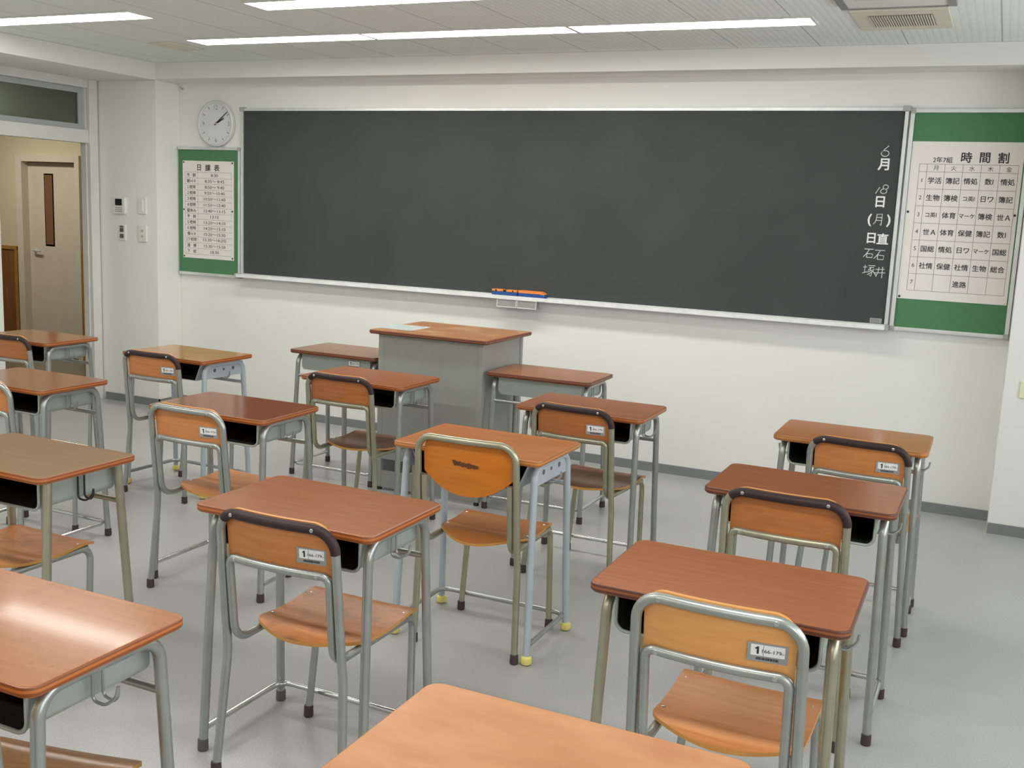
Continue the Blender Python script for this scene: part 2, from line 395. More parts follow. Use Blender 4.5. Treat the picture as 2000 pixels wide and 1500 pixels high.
# doorway in the left wall: white steel frame, transom window above, sliding leaf pushed open
b = BM()
box(b, XL - 0.055, XL + 0.045, -0.345, -0.262, 0, 2.455, bev=0.004)           # jamb beside the column
box(b, XL - 0.045, XL + 0.010, -0.353, -0.343, 0, 2.455, bev=0.002)
box(b, XL - 0.055, XL + 0.035, -2.35, -0.345, 1.985, 2.083, bev=0.003)        # bar between door and transom
box(b, XL - 0.055, XL + 0.035, -2.35, -0.345, 2.392, 2.455, bev=0.003)
box(b, XL - 0.055, XL + 0.035, -2.35, -2.28, 0, 2.455, bev=0.003)
struct('trim_5', b, FRAMEW)
b = BM()
for y0, y1, z0, z1 in ((-2.28, -0.353, 2.352, 2.392), (-2.28, -0.353, 2.083, 2.125), (-0.393, -0.353, 2.125, 2.352), (-2.28, -2.24, 2.125, 2.352), (-1.36, -1.32, 2.125, 2.352)):
    box(b, XL - 0.045, XL - 0.015, y0, y1, z0, z1, bev=0.002)
win = struct('window_1', b, plain('grey_sash', (172, 176, 174), 0.4))
t = NT('dim_transom_glass'); t.set(Base_Color=srgb((120, 128, 112)), Roughness=0.4); t.b.inputs['Transmission Weight'].default_value = 0.75; t.b.inputs['Alpha'].default_value = 1.0
b = BM(); box(b, XL - 0.033, XL - 0.027, -2.24, -0.393, 2.125, 2.352); struct('pane', b, t.m, win)
b = BM(); box(b, XL - 0.045, XL - 0.010, -2.2, -1.115, 0.012, 1.985, bev=0.003)
dr = struct('door_1', b, DOORW)
b = BM(); box(b, XL - 0.012, XL - 0.006, -1.19, -1.15, 0.90, 1.08, bev=0.002); struct('handle', b, plain('dark_grip', (86, 76, 84), 0.4), dr)
# corridor beyond the doorway
YC = 1.0
b = BM()
box(b, -10.0, -8.60, YC, YC + 0.15, 0, 2.5); box(b, -7.83, XL - 0.05, YC, YC + 0.15, 0, 2.5); box(b, -8.60, -7.83, YC, YC + 0.15, 1.92, 2.5); box(b, -8.60, -7.83, YC + 0.14, YC + 0.15, 0, 1.92)
box(b, -10.1, -10.0, -5, YC + 0.15, 0, 2.5); box(b, -10.1, XL - 0.05, -5.1, -5.0, 0, 2.5); box(b, XL - 0.06, XL - 0.05, 0.0, YC, 0, 2.5)
struct('wall_corridor', b, WALLC)
b = BM(); box(b, -10.1, XL - 0.05, -5.1, YC + 0.15, 2.5, 2.6); struct('ceiling_corridor', b, plain('grey_corridor_ceiling', (150, 150, 130), 0.9))
b = BM()
for x0, x1 in ((-10.0, -8.66), (-7.80, XL - 0.06)):
    box(b, x0, x1, YC - 0.015, YC, 0.08, 1.03)
    box(b, x0, x1, YC - 0.028, YC, 1.03, 1.065, 1, bev=0.003); box(b, x0, x1, YC - 0.02, YC, 0, 0.08, 1)
box(b, -8.70, -8.66, YC - 0.024, YC, 0.0, 1.065, 1, bev=0.002); box(b, -7.80, -7.77, YC - 0.024, YC, 0.0, 1.065, 1, bev=0.002)
struct('trim_6', b, [WAINS, WAINE])
b = BM()
box(b, -8.64, -8.56, YC - 0.03, YC + 0.11, 0, 1.95, bev=0.003); box(b, -7.86, -7.80, YC - 0.03, YC + 0.11, 0, 1.95, bev=0.003); box(b, -8.56, -7.86, YC - 0.03, YC + 0.11, 1.885, 1.95, bev=0.003)
struct('trim_7', b, plain('cream_door_frame', (206, 198, 178), 0.45))
b = BM(); box(b, -8.565, -7.855, YC + 0.05, YC + 0.09, 0.005, 1.88, bev=0.001)
d2 = struct('door_2', b, plain('off_white_door_leaf', (206, 196, 178), 0.45))
b = BM(); box(b, -8.35, -8.22, YC + 0.050, YC + 0.062, 1.08, 1.78, bev=0.002); box(b, -8.335, -8.235, YC + 0.046, YC + 0.052, 1.10, 1.765, 1)
struct('window_slit', b, [plain('slit_bead', (190, 180, 162), 0.4), plain('brown_slit_glass', (122, 84, 62), 0.15)], d2)
b = BM(); lathe(b, [(0.024, 0), (0.024, 0.012)], 16, 0, 'Y', (-8.485, YC + 0.06, 1.035)); tube(b, fillet([(-8.485, YC + 0.05, 1.035), (-8.485, YC + 0.01, 1.035), (-8.375, YC + 0.01, 1.03)], 0.012), 0.010)
struct('lever_handle', b, ALU, d2)

# ------------------------------------------------------------------ ceiling fittings
LAMPM = emit('lit_diffuser', (255, 253, 246), LAMP)
def ceil_light(x0, x1, y0, y1, label, g=None):
    t = thing('ceiling_light', label, 'ceiling light', ((x0 + x1) / 2, (y0 + y1) / 2, CEIL), 0, g)
    hx, hy = (x1 - x0) / 2, (y1 - y0) / 2
    b = BM()
    for a in ((-hx, hx, -hy, -hy + 0.012), (-hx, hx, hy - 0.012, hy), (-hx, -hx + 0.012, -hy + 0.012, hy - 0.012), (hx - 0.012, hx, -hy + 0.012, hy - 0.012)):
        box(b, a[0], a[1], a[2], a[3], -0.010, 0.0)
    new_obj('frame', mesh('light_frame', b, FRAMEW), t)
    b = BM(); box(b, -hx + 0.012, hx - 0.012, -hy + 0.012, hy - 0.012, -0.006, 0.0)
    new_obj('diffuser', mesh('light_diffuser', b, LAMPM), t)
ceil_light(-4.61, -3.33, -1.135, -0.93, 'lit strip light over the blackboard, end of the row nearest the wall clock')
ceil_light(-3.33, -2.06, -1.135, -0.93, 'lit strip light over the blackboard, middle one of the row of three')
ceil_light(-2.06, -0.81, -1.135, -0.93, 'lit strip light over the blackboard, end of the row nearest the ceiling vent')
ceil_light(-5.50, -4.22, -1.985, -1.78, 'lit strip light alone on the ceiling near the doorway beam')
ceil_light(-3.42, -2.16, -2.05, -1.845, 'lit strip light cut by the top of the photo, behind the blackboard row')

v = thing('ceiling_vent', 'cream ceiling vent panel with dark slatted grille next to the air conditioner', 'vent', (-0.42, -0.98, CEIL))
b = BM(); box(b, -0.21, 0.21, -0.245, 0.245, -0.010, 0, bev=0.003); new_obj('panel', mesh('vent_panel', b, IVORY), v)
b = BM(); box(b, -0.14, 0.14, -0.14, 0.135, -0.012, -0.009)
new_obj('grille_opening', mesh('grille_back', b, DARK), v)
b = BM()
for i in range(25):
    x = -0.14 + 0.28 * (i + 0.5) / 25; box(b, x - 0.0028, x + 0.0028, -0.14, 0.135, -0.017, -0.011)
new_obj('slats', mesh('grille_slats', b, IVORY), v)
v = thing('air_conditioner', 'white ceiling air conditioner panel with grey border, cut by the top of the photo', 'air conditioner', (-0.41, -1.72, CEIL))
b = BM()
for a in ((-0.24, 0.24, 0.385, 0.40), (-0.24, 0.24, -0.40, -0.385), (-0.24, -0.205, -0.385, 0.385), (0.205, 0.24, -0.385, 0.385)): box(b, a[0], a[1], a[2], a[3], -0.018, 0)
new_obj('border', mesh('ac_border', b, plain('grey_border', (140, 142, 138), 0.5)), v)
b = BM(); box(b, -0.205, 0.205, -0.385, 0.385, -0.014, 0); new_obj('panel', mesh('ac_panel', b, WHITE), v)
b = BM(); box(b, -0.16, 0.16, -0.30, 0.20, -0.020, -0.012, bev=0.003); new_obj('intake_grille', mesh('ac_grille', b, IVORY), v)
b = BM(); box(b, -0.10, 0.10, -0.15, 0.15, -0.010, 0, bev=0.004)
thing('ceiling_hatch', 'faint cream plate on the ceiling between the strip lights and doorway beam', 'ceiling plate', (-4.885, -0.90, CEIL), 0, None, mesh('hatch', b, IVORY))

# ------------------------------------------------------------------ blackboard and notice boards
def frame_bars(b, x0, x1, z0, z1, w, y0, y1, mat=0, bot=True):
    box(b, x0, x1, y0, y1, z1 - w, z1, mat, 0.003)
    if bot: box(b, x0, x1, y0, y1, z0, z0 + w, mat, 0.003)
    box(b, x0, x0 + w, y0, y1, z0 + (w if bot else 0), z1 - w, mat, 0.003); box(b, x1 - w, x1, y0, y1, z0 + (w if bot else 0), z1 - w, mat, 0.003)
BX0, BX1, BZ0, BZ1 = -5.075, -0.435, 1.045, 2.275
bb = thing('blackboard', 'wide dark grey blackboard with silver frame across the front wall', 'blackboard', (0, 0, 0))
b = BM(); box(b, BX0 + 0.01, BX1 - 0.01, -0.022, -0.002, BZ0, BZ1 - 0.005); new_obj('board_surface', mesh('slate', b, SLATE), bb)
b = BM(); frame_bars(b, BX0, BX1, BZ0, BZ1, 0.020, -0.034, 0.0); new_obj('frame', mesh('board_frame', b, ALU), bb)
b = BM()      # chalk tray: shelf with raised lip
for pr in ([(-0.022, 1.056), (-0.088, 1.054), (-0.088, 1.062), (-0.096, 1.062), (-0.096, 1.038), (-0.022, 1.040)],):
    vs0 = [b.verts.new((BX0, y, z)) for y, z in pr]; vs1 = [b.verts.new((BX1, y, z)) for y, z in pr]
    for i in range(len(pr)):
        j = (i + 1) % len(pr); b.faces.new([vs0[i], vs0[j], vs1[j], vs1[i]])
    b.faces.new(vs0); b.faces.new(vs1[::-1])
tr = new_obj('chalk_tray', mesh('tray', b, metal('bright_tray', (240, 242, 241), 0.35, 0.15), 0), bb)
for x in (BX0, BX1):
    b = BM(); box(b, -0.010, 0.010, -0.100, -0.034, 1.030, 1.066, 0, 0.005); new_obj('end_cap', mesh('tray_cap', b, CAPG), tr, (x, 0, 0))

for x in (-2.822, -2.677):
    b = BM(); hx = 0.068
    box(b, -hx, hx, -0.004, 0.045, -0.024, 0.024, 1)
    frame_bars(b, -hx - 0.003, hx + 0.003, -0.028, 0.028, 0.005, -0.010, -0.002, 0)
    new_obj('chalk_drawer', mesh('drawer', b, [WHITE, plain('grey_drawer_front', (150, 150, 146), 0.5)]), tr, (x, -0.085, 1.011))
for x in (BX0 + 0.012, BX1 - 0.012):
    b = BM(); box(b, -0.022, 0.022, -0.040, 0.0, -0.020, 0.010, 0, 0.004); new_obj('corner_cap', mesh('corner_cap', b, CAPG), bb, (x, 0, BZ1 - 0.002))
YS = -0.0235
b = BM()
def tx(px, pz): return px, pz
for s, x, z, sz in (('月', -0.543, 1.963, 0.072), ('日', -0.542, 1.755, 0.070), ('(', -0.590, 1.651, 0.072), (')', -0.487, 1.651, 0.072), ('日', -0.571, 1.550, 0.066), ('直', -0.509, 1.548, 0.066)):
    b = BM(); text(b, s, sz, x, z, YS, 0, 0.022); new_obj('painted_character', mesh('painted_character', b, PAINTW, 0), bb)
W = 0.0042
def chalk_part(b): new_obj('chalk_character', mesh('chalk_character', b, CHALK, 0), bb)
def arc(cx, cz, rx, rz, a0, a1, n=10): return [(cx + rx * math.cos(math.radians(a0 + (a1 - a0) * k / n)), cz + rz * math.sin(math.radians(a0 + (a1 - a0) * k / n))) for k in range(n + 1)]
# 6
b = BM(); stroke(b, [(-0.524, 2.066), (-0.545, 2.046), (-0.561, 2.026)] + arc(-0.541, 2.023, 0.021, 0.016, 170, 520, 14), W, YS); chalk_part(b)
# 18
b = BM(); stroke(b, [(-0.552, 1.836), (-0.560, 1.822), (-0.572, 1.800)], W, YS); chalk_part(b)
b = BM(); stroke(b, arc(-0.520, 1.838, 0.014, 0.012, 40, 400, 14), W, YS); stroke(b, arc(-0.529, 1.814, 0.017, 0.013, 60, 420, 14), W, YS); chalk_part(b)
def chalk(ptss, ox, oz, k):
    b = BM()
    for ps in ptss: stroke(b, [(ox + x * k, oz + z * k) for x, z in ps], W, YS)
    chalk_part(b)
moon = [[(-.25, .5), (-.28, 0), (-.38, -.3), (-.55, -.5)], [(-.25, .5), (.25, .55), (.25, 0), (.22, -.6), (.1, -.5)], [(-.25, .2), (.22, .2)], [(-.28, -.1), (.22, -.1)]]
chalk(moon, -0.538, 1.656, 0.056)
ishi = [[(-.5, .5), (.5, .5)], [(.05, .5), (-.2, .05), (-.55, -.4)], [(-.2, 0), (-.2, -.45)], [(-.2, 0), (.45, -.05), (.4, -.45), (-.2, -.45)]]
chalk(ishi, -0.577, 1.462, 0.050); chalk(ishi, -0.517, 1.456, 0.054)
zuka = [[(-.6, .3), (-.2, .35)], [(-.42, .55), (-.42, -.25)], [(-.65, -.3), (-.2, -.15)], [(-.1, .5), (.55, .5)], [(.0, .3), (.45, .32)], [(.2, .3), (-.1, .0)], [(.1, .15), (.3, -.1), (.2, -.6), (.05, -.45)], [(.2, .0), (-.2, -.2)], [(.25, -.15), (-.15, -.45)], [(.5, .15), (.3, .0)], [(.3, .05), (.7, -.45)]]
chalk(zuka, -0.566, 1.366, 0.056)
chalk([[(-.45, .25), (.4, .3)], [(-.55, -.1), (.5, -.05)], [(-.15, .5), (-.2, 0), (-.4, -.5)], [(.2, .55), (.2, -.6)]], -0.505, 1.360, 0.056)
b = BM(); box(b, -0.535, -0.470, -0.0245, -0.021, 1.068, 1.096, 0)
for k in range(3): box(b, -0.527, -0.480 - 0.01 * (k == 2), -0.0250, -0.0243, 1.074 + k * 0.007, 1.0765 + k * 0.007, 1)
new_obj('name_plate', mesh('name_plate', b, [STICK, LINE], 0), bb)

def notice(x0, x1, z0, z1, label):
    t = thing('notice_board', label, 'notice board', ((x0 + x1) / 2, 0, (z0 + z1) / 2)); hx, hz = (x1 - x0) / 2, (z1 - z0) / 2
    b = BM(); box(b, -hx + 0.01, hx - 0.01, -0.020, -0.002, -hz + 0.01, hz - 0.01); new_obj('felt_panel', mesh('felt', b, GREEN), t)
    b = BM(); frame_bars(b, -hx, hx, -hz, hz, 0.022, -0.032, 0.0); new_obj('frame', mesh('nframe', b, ALU), t)
    for sx in (-1, 1):
        for sz in (-1, 1):
            b = BM(); box(b, -0.014, 0.014, -0.036, 0.0, -0.014, 0.014, 0, 0.004); new_obj('corner_cap', mesh('ncap', b, CAPG), t, (sx * (hx - 0.013), 0, sz * (hz - 0.013)))
    return t
notice(-5.705, -5.082, 1.022, 1.992, 'small green notice board left of the blackboard under the wall clock')
notice(-0.425, 0.195, 1.036, 2.268, 'tall green notice board joining the right end of the blackboard')

def pins(t, pts, m):
    for x, z in pts:
        b = BM(); lathe(b, [(0.006, 0.0), (0.0065, 0.002), (0.004, 0.005), (0.001, 0.006)], 12, 0, 'Y'); new_obj('push_pin', mesh('pin', b, m), t, (x, -0.003, z))
# class timetable
px0, px1, pz0, pz1 = -0.401, 0.167, 1.220, 2.092
t = thing('timetable_poster', 'white class timetable with five weekday columns on the tall green board', 'poster', ((px0 + px1) / 2, -0.0205, (pz0 + pz1) / 2))
hw, hh = (px1 - px0) / 2, (pz1 - pz0) / 2
b = BM(); box(b, -hw, hw, -0.002, 0, -hh, hh)
yp = -0.0026
gx0, gx1, gz1, gz0 = -hw + 0.048, hw - 0.020, hh - 0.122, -hh + 0.050
cw0 = 0.040; cw = (gx1 - gx0 - cw0) / 5; hr = 0.042; rh = (gz1 - gz0 - hr) / 7
xs = [gx0, gx0 + cw0] + [gx0 + cw0 + cw * (i + 1) for i in range(5)]; zs = [gz1, gz1 - hr] + [gz1 - hr - rh * (i + 1) for i in range(7)]
for x in xs: quad(b, [(x - .0009, yp, gz0), (x + .0009, yp, gz0), (x + .0009, yp, gz1), (x - .0009, yp, gz1)], 2)
for z in zs: quad(b, [(gx0, yp, z - .0009), (gx1, yp, z - .0009), (gx1, yp, z + .0009), (gx0, yp, z + .0009)], 2)
text(b, '2年7組', 0.034, -hw + 0.165, hh - 0.098, yp, 1, 0.01)
for i, ch in enumerate('時間割'): text(b, ch, 0.060, -hw + 0.285 + i * 0.092, hh - 0.083, yp, 1, 0.02)
for i, ch in enumerate('月火水木金'): text(b, ch, 0.030, xs[1] + cw * (i + 0.5), gz1 - hr / 2, yp, 1)
TT = [['学活', '簿記', '情処', '数Ⅰ', '情処'], ['生物', '簿検', 'コ英Ⅰ', '日ワ', '簿記'], ['コ英Ⅰ', '体育', 'マーケ', '簿検', '世Ａ'], ['世Ａ', '体育', '保健', '簿記', '数Ⅰ'],
      ['国総', '情処', '日ワ', 'マーケ', '国総'], ['社情', '保健', '社情', '生物', '総合'], ['', '', '進路', '', '']]
for r in range(7):
    zc = gz1 - hr - rh * (r + 0.5); text(b, str(r + 1), 0.032, gx0 + cw0 * 0.5, zc, yp, 1)
    for c in range(5):
        s = TT[r][c]
        if s: text(b, s, 0.0365 if len(s) < 3 else 0.0285, xs[1] + cw * (c + 0.5), zc, yp, 1, 0.014)
new_obj('sheet', mesh('timetable_sheet', b, [PAPER, INK, LINE], 0), t)
pins(t, [(-hw + 0.012, -hh + 0.012), (hw - 0.012, 0.05), (-hw + 0.012, 0.05)], BLACKP); pins(t, [(hw - 0.012, -hh + 0.012)], WHITE)
# daily schedule
px0, px1, pz0, pz1 = -5.640, -5.148, 1.152, 1.888
t = thing('schedule_poster', 'white daily schedule sheet pinned on the small green board', 'poster', ((px0 + px1) / 2, -0.0205, (pz0 + pz1) / 2))
hw, hh = (px1 - px0) / 2, (pz1 - pz0) / 2
b = BM(); box(b, -hw, hw, -0.002, 0, -hh, hh)
for i, ch in enumerate('日課表'): text(b, ch, 0.052, -0.085 + i * 0.085, hh - 0.050, yp, 1, 0.02)
SC = [('予　鈴', '8:30'), ('朝ＨＲ', '8:35～ 8:45'), ('１校時', '8:50～ 9:40'), ('２校時', '9:50～10:40'), ('３校時', '10:50～11:40'), ('４校時', '11:50～12:40'), ('昼休み', '12:40～13:15'), ('予　鈴', '13:15'),
      ('５校時', '13:20～14:10'), ('６校時', '14:20～15:10'), ('帰ＨＲ', '15:20～15:30'), ('(７校時', '15:30～16:20)'), ('清　掃', '15:30～15:50'), ('下　校', '18:30')]
gx0, gx1, gz1, gz0 = -hw + 0.022, hw - 0.022, hh - 0.085, -hh + 0.030; rh = (gz1 - gz0) / 14; xm = gx0 + 0.125
for x in (gx0, xm, gx1): quad(b, [(x - .0008, yp, gz0), (x + .0008, yp, gz0), (x + .0008, yp, gz1), (x - .0008, yp, gz1)], 2)
for i in range(15):
    z = gz1 - rh * i; quad(b, [(gx0, yp, z - .0008), (gx1, yp, z - .0008), (gx1, yp, z + .0008), (gx0, yp, z + .0008)], 2)
for i, (a, c) in enumerate(SC):
    z = gz1 - rh * (i + 0.5); text(b, a, 0.030, (gx0 + xm) / 2, z, yp, 1, 0.012); text(b, c, 0.032, (xm + gx1) / 2, z, yp, 1, 0.004, 1.25)
new_obj('sheet', mesh('schedule_sheet', b, [PAPER, INK, LINE], 0), t)
pins(t, [(-hw + 0.012, hh - 0.012), (hw - 0.012, hh - 0.012), (hw - 0.012, 0.0), (-hw + 0.012, 0.0), (hw - 0.012, -hh + 0.015), (-hw + 0.012, -hh + 0.012)], BLACKP)

# erasers on the chalk tray
BLUEF = plain('blue_felt', (52, 84, 142), 0.95, spec=0.05, var=0.15, vs=50)
ORNG = plain('orange_handle', (232, 138, 66), 0.5)
def eraser(x, label, notch, flip):
    t = thing('blackboard_eraser', label, 'eraser', (x, -0.058, 1.0552), 0, 'erasers on the chalk tray')
    b = BM(); box(b, -0.094, 0.094, -0.026, 0.026, 0, 0.030, 0, 0.006, 3); new_obj('felt_pad', mesh('felt_pad', b, BLUEF), t)
    b = BM()
    if notch:
        box(b, -0.092, -0.010, -0.025, 0.025, 0.030, 0.044, 0, 0.003); box(b, 0.012, 0.090, -0.025, 0.025, 0.030, 0.044, 0, 0.003); box(b, -0.012, 0.014, -0.022, 0.022, 0.027, 0.040, 1)
        box(b, -0.066, -0.056, -0.0265, 0.0265, 0.030, 0.042, 1); box(b, 0.058, 0.066, -0.0265, 0.0265, 0.030, 0.042, 1)
    else:
        us = [-0.092 + 0.184 * i / 20 for i in range(21)]
        def vr(u): return (-0.025, 0.025)
        def pl(u, v):
            d = max(0, u - 0.055) / 0.037; return ((u, v, 0.046 - 0.014 * d * d), (0, 0, 1))
        board(b, us, vr, 2, pl, 0.016)
    new_obj('handle', mesh('eraser_handle', b, [ORNG, BLACKP]), t)
eraser(-2.845, 'eraser with blue felt and notched orange grip, nearer the clock end of the tray', True, 1)
eraser(-2.650, 'eraser with blue felt and smooth curved orange back on the chalk tray', False, 1)

# ------------------------------------------------------------------ clock and small wall fittings
t = thing('wall_clock', 'round white wall clock with black hands above the small green board', 'clock', (-5.315, 0, 2.163))
R = 0.168
b = BM(); lathe(b, [(R - 0.01, 0), (R, 0.008), (R, 0.030), (R - 0.010, 0.038), (R - 0.018, 0.034), (R - 0.018, 0.022)], 64, 0, 'Y'); new_obj('case', mesh('clock_case', b, plain('pale_clock_case', (206, 208, 206), 0.35)), t)
b = BM(); lathe(b, [(R - 0.017, 0.020), (R - 0.017, 0.0235)], 64, 0, 'Y')
yf = -0.0240
for h in range(12):
    a = h * PI / 6; r = R - 0.040
    if h % 3 == 0: text(b, {0: '12', 3: '3', 6: '6', 9: '9'}[h], 0.046, math.sin(a) * r * 0.93, math.cos(a) * r * 0.93, yf, 1)
    else: stroke(b, [(math.sin(a) * (r - 0.008), math.cos(a) * (r - 0.008)), (math.sin(a) * (r + 0.014), math.cos(a) * (r + 0.014))], 0.006, yf, 1)
new_obj('dial', mesh('clock_dial', b, [plain('white_dial', (214, 217, 216), 0.5, var=0.01), plain('grey_numerals', (120, 122, 120), 0.6)], 0), t)
def hand(name, deg, l0, l1, wd, y, m):
    b = BM(); a = math.radians(deg); d = Vector((math.sin(a), 0, math.cos(a))); n = Vector((d.z, 0, -d.x))
    for s in (0,):
        P = [d * -l0 - n * wd * .5, d * -l0 + n * wd * .5, d * l1 + n * wd * .3, d * l1 - n * wd * .3]
        v0 = [b.verts.new((p.x, y, p.z)) for p in P]; v1 = [b.verts.new((p.x, y - 0.0015, p.z)) for p in P]
        b.faces.new(v0); b.faces.new(v1[::-1])
        for i in range(4): b.faces.new([v0[i], v0[(i + 1) % 4], v1[(i + 1) % 4], v1[i]])
    new_obj(name, mesh(name, b, m, 0), t)
hand('hour_hand', 62, 0.012, 0.085, 0.014, -0.0250, BLACKP); hand('minute_hand', 52, 0.015, 0.140, 0.008, -0.0270, BLACKP); hand('second_hand', 264, 0.035, 0.130, 0.004, -0.0290, WHITE)
t = thing('thermostat', 'white wall controller with a dark square screen on the column', 'controller', (-6.048, -0.25, 1.526))
b = BM(); box(b, -0.058, 0.058, -0.020, 0, -0.062, 0.062, 0, 0.004); new_obj('case', mesh('thermo', b, WHITE), t)
b = BM(); box(b, -0.038, 0.030, -0.0215, -0.0195, 0.002, 0.052); new_obj('screen', mesh('thermo_screen', b, SCREEN), t)
b = BM()
for k in range(3): box(b, -0.04, 0.032, -0.0215, -0.0195, -0.046 + k * 0.014, -0.040 + k * 0.014)
new_obj('button', mesh('thermo_buttons', b, STICK), t)
t = thing('switch_plate', 'narrow white plate with dark grey light switches below the wall controller', 'light switch', (-6.030, -0.25, 1.323))
b = BM(); box(b, -0.034, 0.034, -0.010, 0, -0.060, 0.060, 0, 0.003); new_obj('plate', mesh('sw_plate', b, WHITE), t)
for z, h in ((0.046, 0.012), (0.020, 0.032), (-0.026, 0.032)):
    b = BM(); box(b, -0.022, 0.016, -0.014, -0.009, -h / 2, h / 2, 0, 0.002); new_obj('switch', mesh('sw_key', b, plain('dark_switch', (96, 94, 84), 0.5)), t, (0, 0, z))
t = thing('blank_plate', 'blank white wall plate next to the wall controller', 'wall plate', (-5.825, -0.25, 1.534))
b = BM(); box(b, -0.040, 0.040, -0.012, 0, -0.062, 0.062, 0, 0.003); new_obj('plate', mesh('blank', b, WHITE), t)
b = BM(); box(b, -0.012, 0.014, -0.016, -0.011, -0.045, 0.045, 0, 0.002); new_obj('cover', mesh('blank_cover', b, WHITE), t)
t = thing('outlet_plate', 'white socket plate beside the light switches, below the blank plate', 'socket', (-5.825, -0.25, 1.325))
b = BM(); box(b, -0.040, 0.040, -0.012, 0, -0.062, 0.062, 0, 0.003); new_obj('plate', mesh('outlet', b, WHITE), t)
for z in (0.02, -0.02):
    b = BM(); box(b, -0.016, 0.014, -0.0135, -0.0115, -0.012, 0.012, 0, 0.001); box(b, -0.008, -0.005, -0.014, -0.013, -0.006, 0.006, 1); box(b, 0.004, 0.007, -0.014, -0.013, -0.006, 0.006, 1)
    new_obj('socket', mesh('sock', b, [IVORY, DARK]), t, (0, 0, z))
b = BM(); box(b, -0.04, 0.04, -0.012, 0, -0.045, 0.045, 0, 0.003); 
t = thing('switch_plate', 'pale yellow-green wall plate at the edge of the photo, low on the pilaster', 'wall plate', (0.318, -0.262, 0.80), 0, None, mesh('pale_plate', b, plain('pale_lime_plate', (222, 226, 186), 0.4)))
b = BM(); lathe(b, [(0.008, 0), (0.009, 0.004), (0.004, 0.012)], 12, 0, 'Y'); tube(b, fillet([(0, -0.010, 0), (0, -0.022, 0), (0, -0.022, 0.016)], 0.006), 0.0025)
thing('wall_hook', 'tiny grey hook high on the wall left of the clock', 'hook', (-5.655, 0, 2.422), 0, None, mesh('wall_hook', b, CAPG))

# ------------------------------------------------------------------ lectern
LX0, LX1, LY0, LY1, LH = -3.015, -2.352, -1.355, -0.835, 0.905
t = thing('lectern', 'grey steel lectern with worn wooden top in front of the blackboard', 'lectern', ((LX0 + LX1) / 2, (LY0 + LY1) / 2, 0))
hx, hy = (LX1 - LX0) / 2, (LY1 - LY0) / 2
b = BM(); slab(b, 0.745, 0.600, LH, LH + 0.022, 0.02, 0.006); new_obj('top', mesh('lectern_top', b, [LECTW, EDGES['dark']]), t, (0.0, -0.005, 0))
b = BM(); box(b, -hx + 0.03, hx - 0.03, -hy + 0.004, -hy + 0.014, 0.185, LH); new_obj('front_panel', mesh('lect_front', b, LECT), t)
b = BM(); box(b, -hx + 0.03, hx - 0.03, -hy + 0.004, -hy + 0.014, 0.018, 0.116); new_obj('kick_panel', mesh('lect_kick', b, LECT), t)
for s in (-1, 1):
    b = BM(); x = s * (hx - 0.006); box(b, min(x, x - s * 0.010), max(x, x - s * 0.010), -hy + 0.03, hy - 0.03, 0.018, LH); new_obj('side_panel', mesh('lect_side', b, LECT), t)
    for u in (-1, 1):
        b = BM(); box(b, s * hx - (0.035 if s > 0 else 0), s * hx + (0.035 if s < 0 else 0), u * hy - (0.035 if u > 0 else 0), u * hy + (0.035 if u < 0 else 0), 0.018, LH, 0, 0.006)
        p = new_obj('corner_post', mesh('lect_post', b, LECT), t)
        b = BM(); lathe(b, [(0.014, 0), (0.016, 0.004), (0.014, 0.018)], 14); new_obj('foot', mesh('lect_foot', b, BLACKP), p, (s * (hx - 0.018), u * (hy - 0.018), 0))
b = BM(); box(b, -hx + 0.03, hx - 0.03, -hy + 0.03, hy - 0.03, 0.55, 0.562); new_obj('shelf', mesh('lect_shelf', b, LECT), t)
b = BM(); box(b, -0.118, 0.118, -0.118, 0.118, 0, 0.0016)
for k in range(5): box(b, -0.10, 0.10, -0.10 + 0.045 * k, -0.098 + 0.045 * k, 0.0012, 0.0019, 1)
thing('paper_sheet', 'pale grey paper sheet lying on the corner of the lectern top', 'paper', (-2.962, -1.175, LH + 0.022), 0.02, None, mesh('sheet', b, [plain('grey_paper', (172, 180, 178), 0.6), LINE], 0))

# ------------------------------------------------------------------ school desks
DH = 0.757; TT_ = 0.022
_cache = {}
def cached(key, fn):
    if key not in _cache: _cache[key] = fn()
    return _cache[key]
def part(name, key, fn, parent, loc=(0, 0, 0)):
    return new_obj(name, cached(key, fn), parent, loc)
def m_top(tm, em, R=0.032):
    b = BM(); slab(b, 0.6, 0.4, DH - TT_, DH, R, 0.005, n=7); return mesh('desk_top', b, [TOPS[tm], EDGES[em]])
def leg_path(sx, sy, straight):
    zt = DH - TT_ - 0.0125
    ft = (sx * 0.278, sy * 0.186, 0.012)
    if straight: return [(sx * 0.262, sy * 0.142, DH - TT_ - 0.001), ft]
    return fillet([(sx * 0.262, 0, zt), (sx * 0.262, sy * 0.150, zt), ft], 0.055, 8)
def m_leg(sx, sy, mat, straight, r):
    b = BM(); tube(b, leg_path(sx, sy, straight), r, 14); return mesh('desk_leg', b, mat)
def m_cap(mat, r=0.0155, ball=False):
    b = BM()
    if ball: lathe(b, [(0.010, 0), (0.019, 0.006), (0.022, 0.016), (0.020, 0.028), (0.013, 0.035)], 18)
    else: lathe(b, [(r * 0.9, 0), (r * 1.08, 0.003), (r * 1.02, 0.034), (r * 0.92, 0.037)], 16)
    return mesh('foot_cap', b, mat)
def rail_path():
    z = 0.068; k = 0.155
    f = lambda sx, sy, zz: (sx * (0.278 - 0.016 * zz / 0.74), sy * (0.186 - 0.036 * zz / 0.74), zz)
    a = f(-1, -1, z); c = f(-1, 1, z); 
    return fillet([a, (c[0] + 0.003, c[1] - 0.001, z), (-c[0] - 0.003, c[1] - 0.001, z), (-a[0], a[1], z)], 0.045, 7)
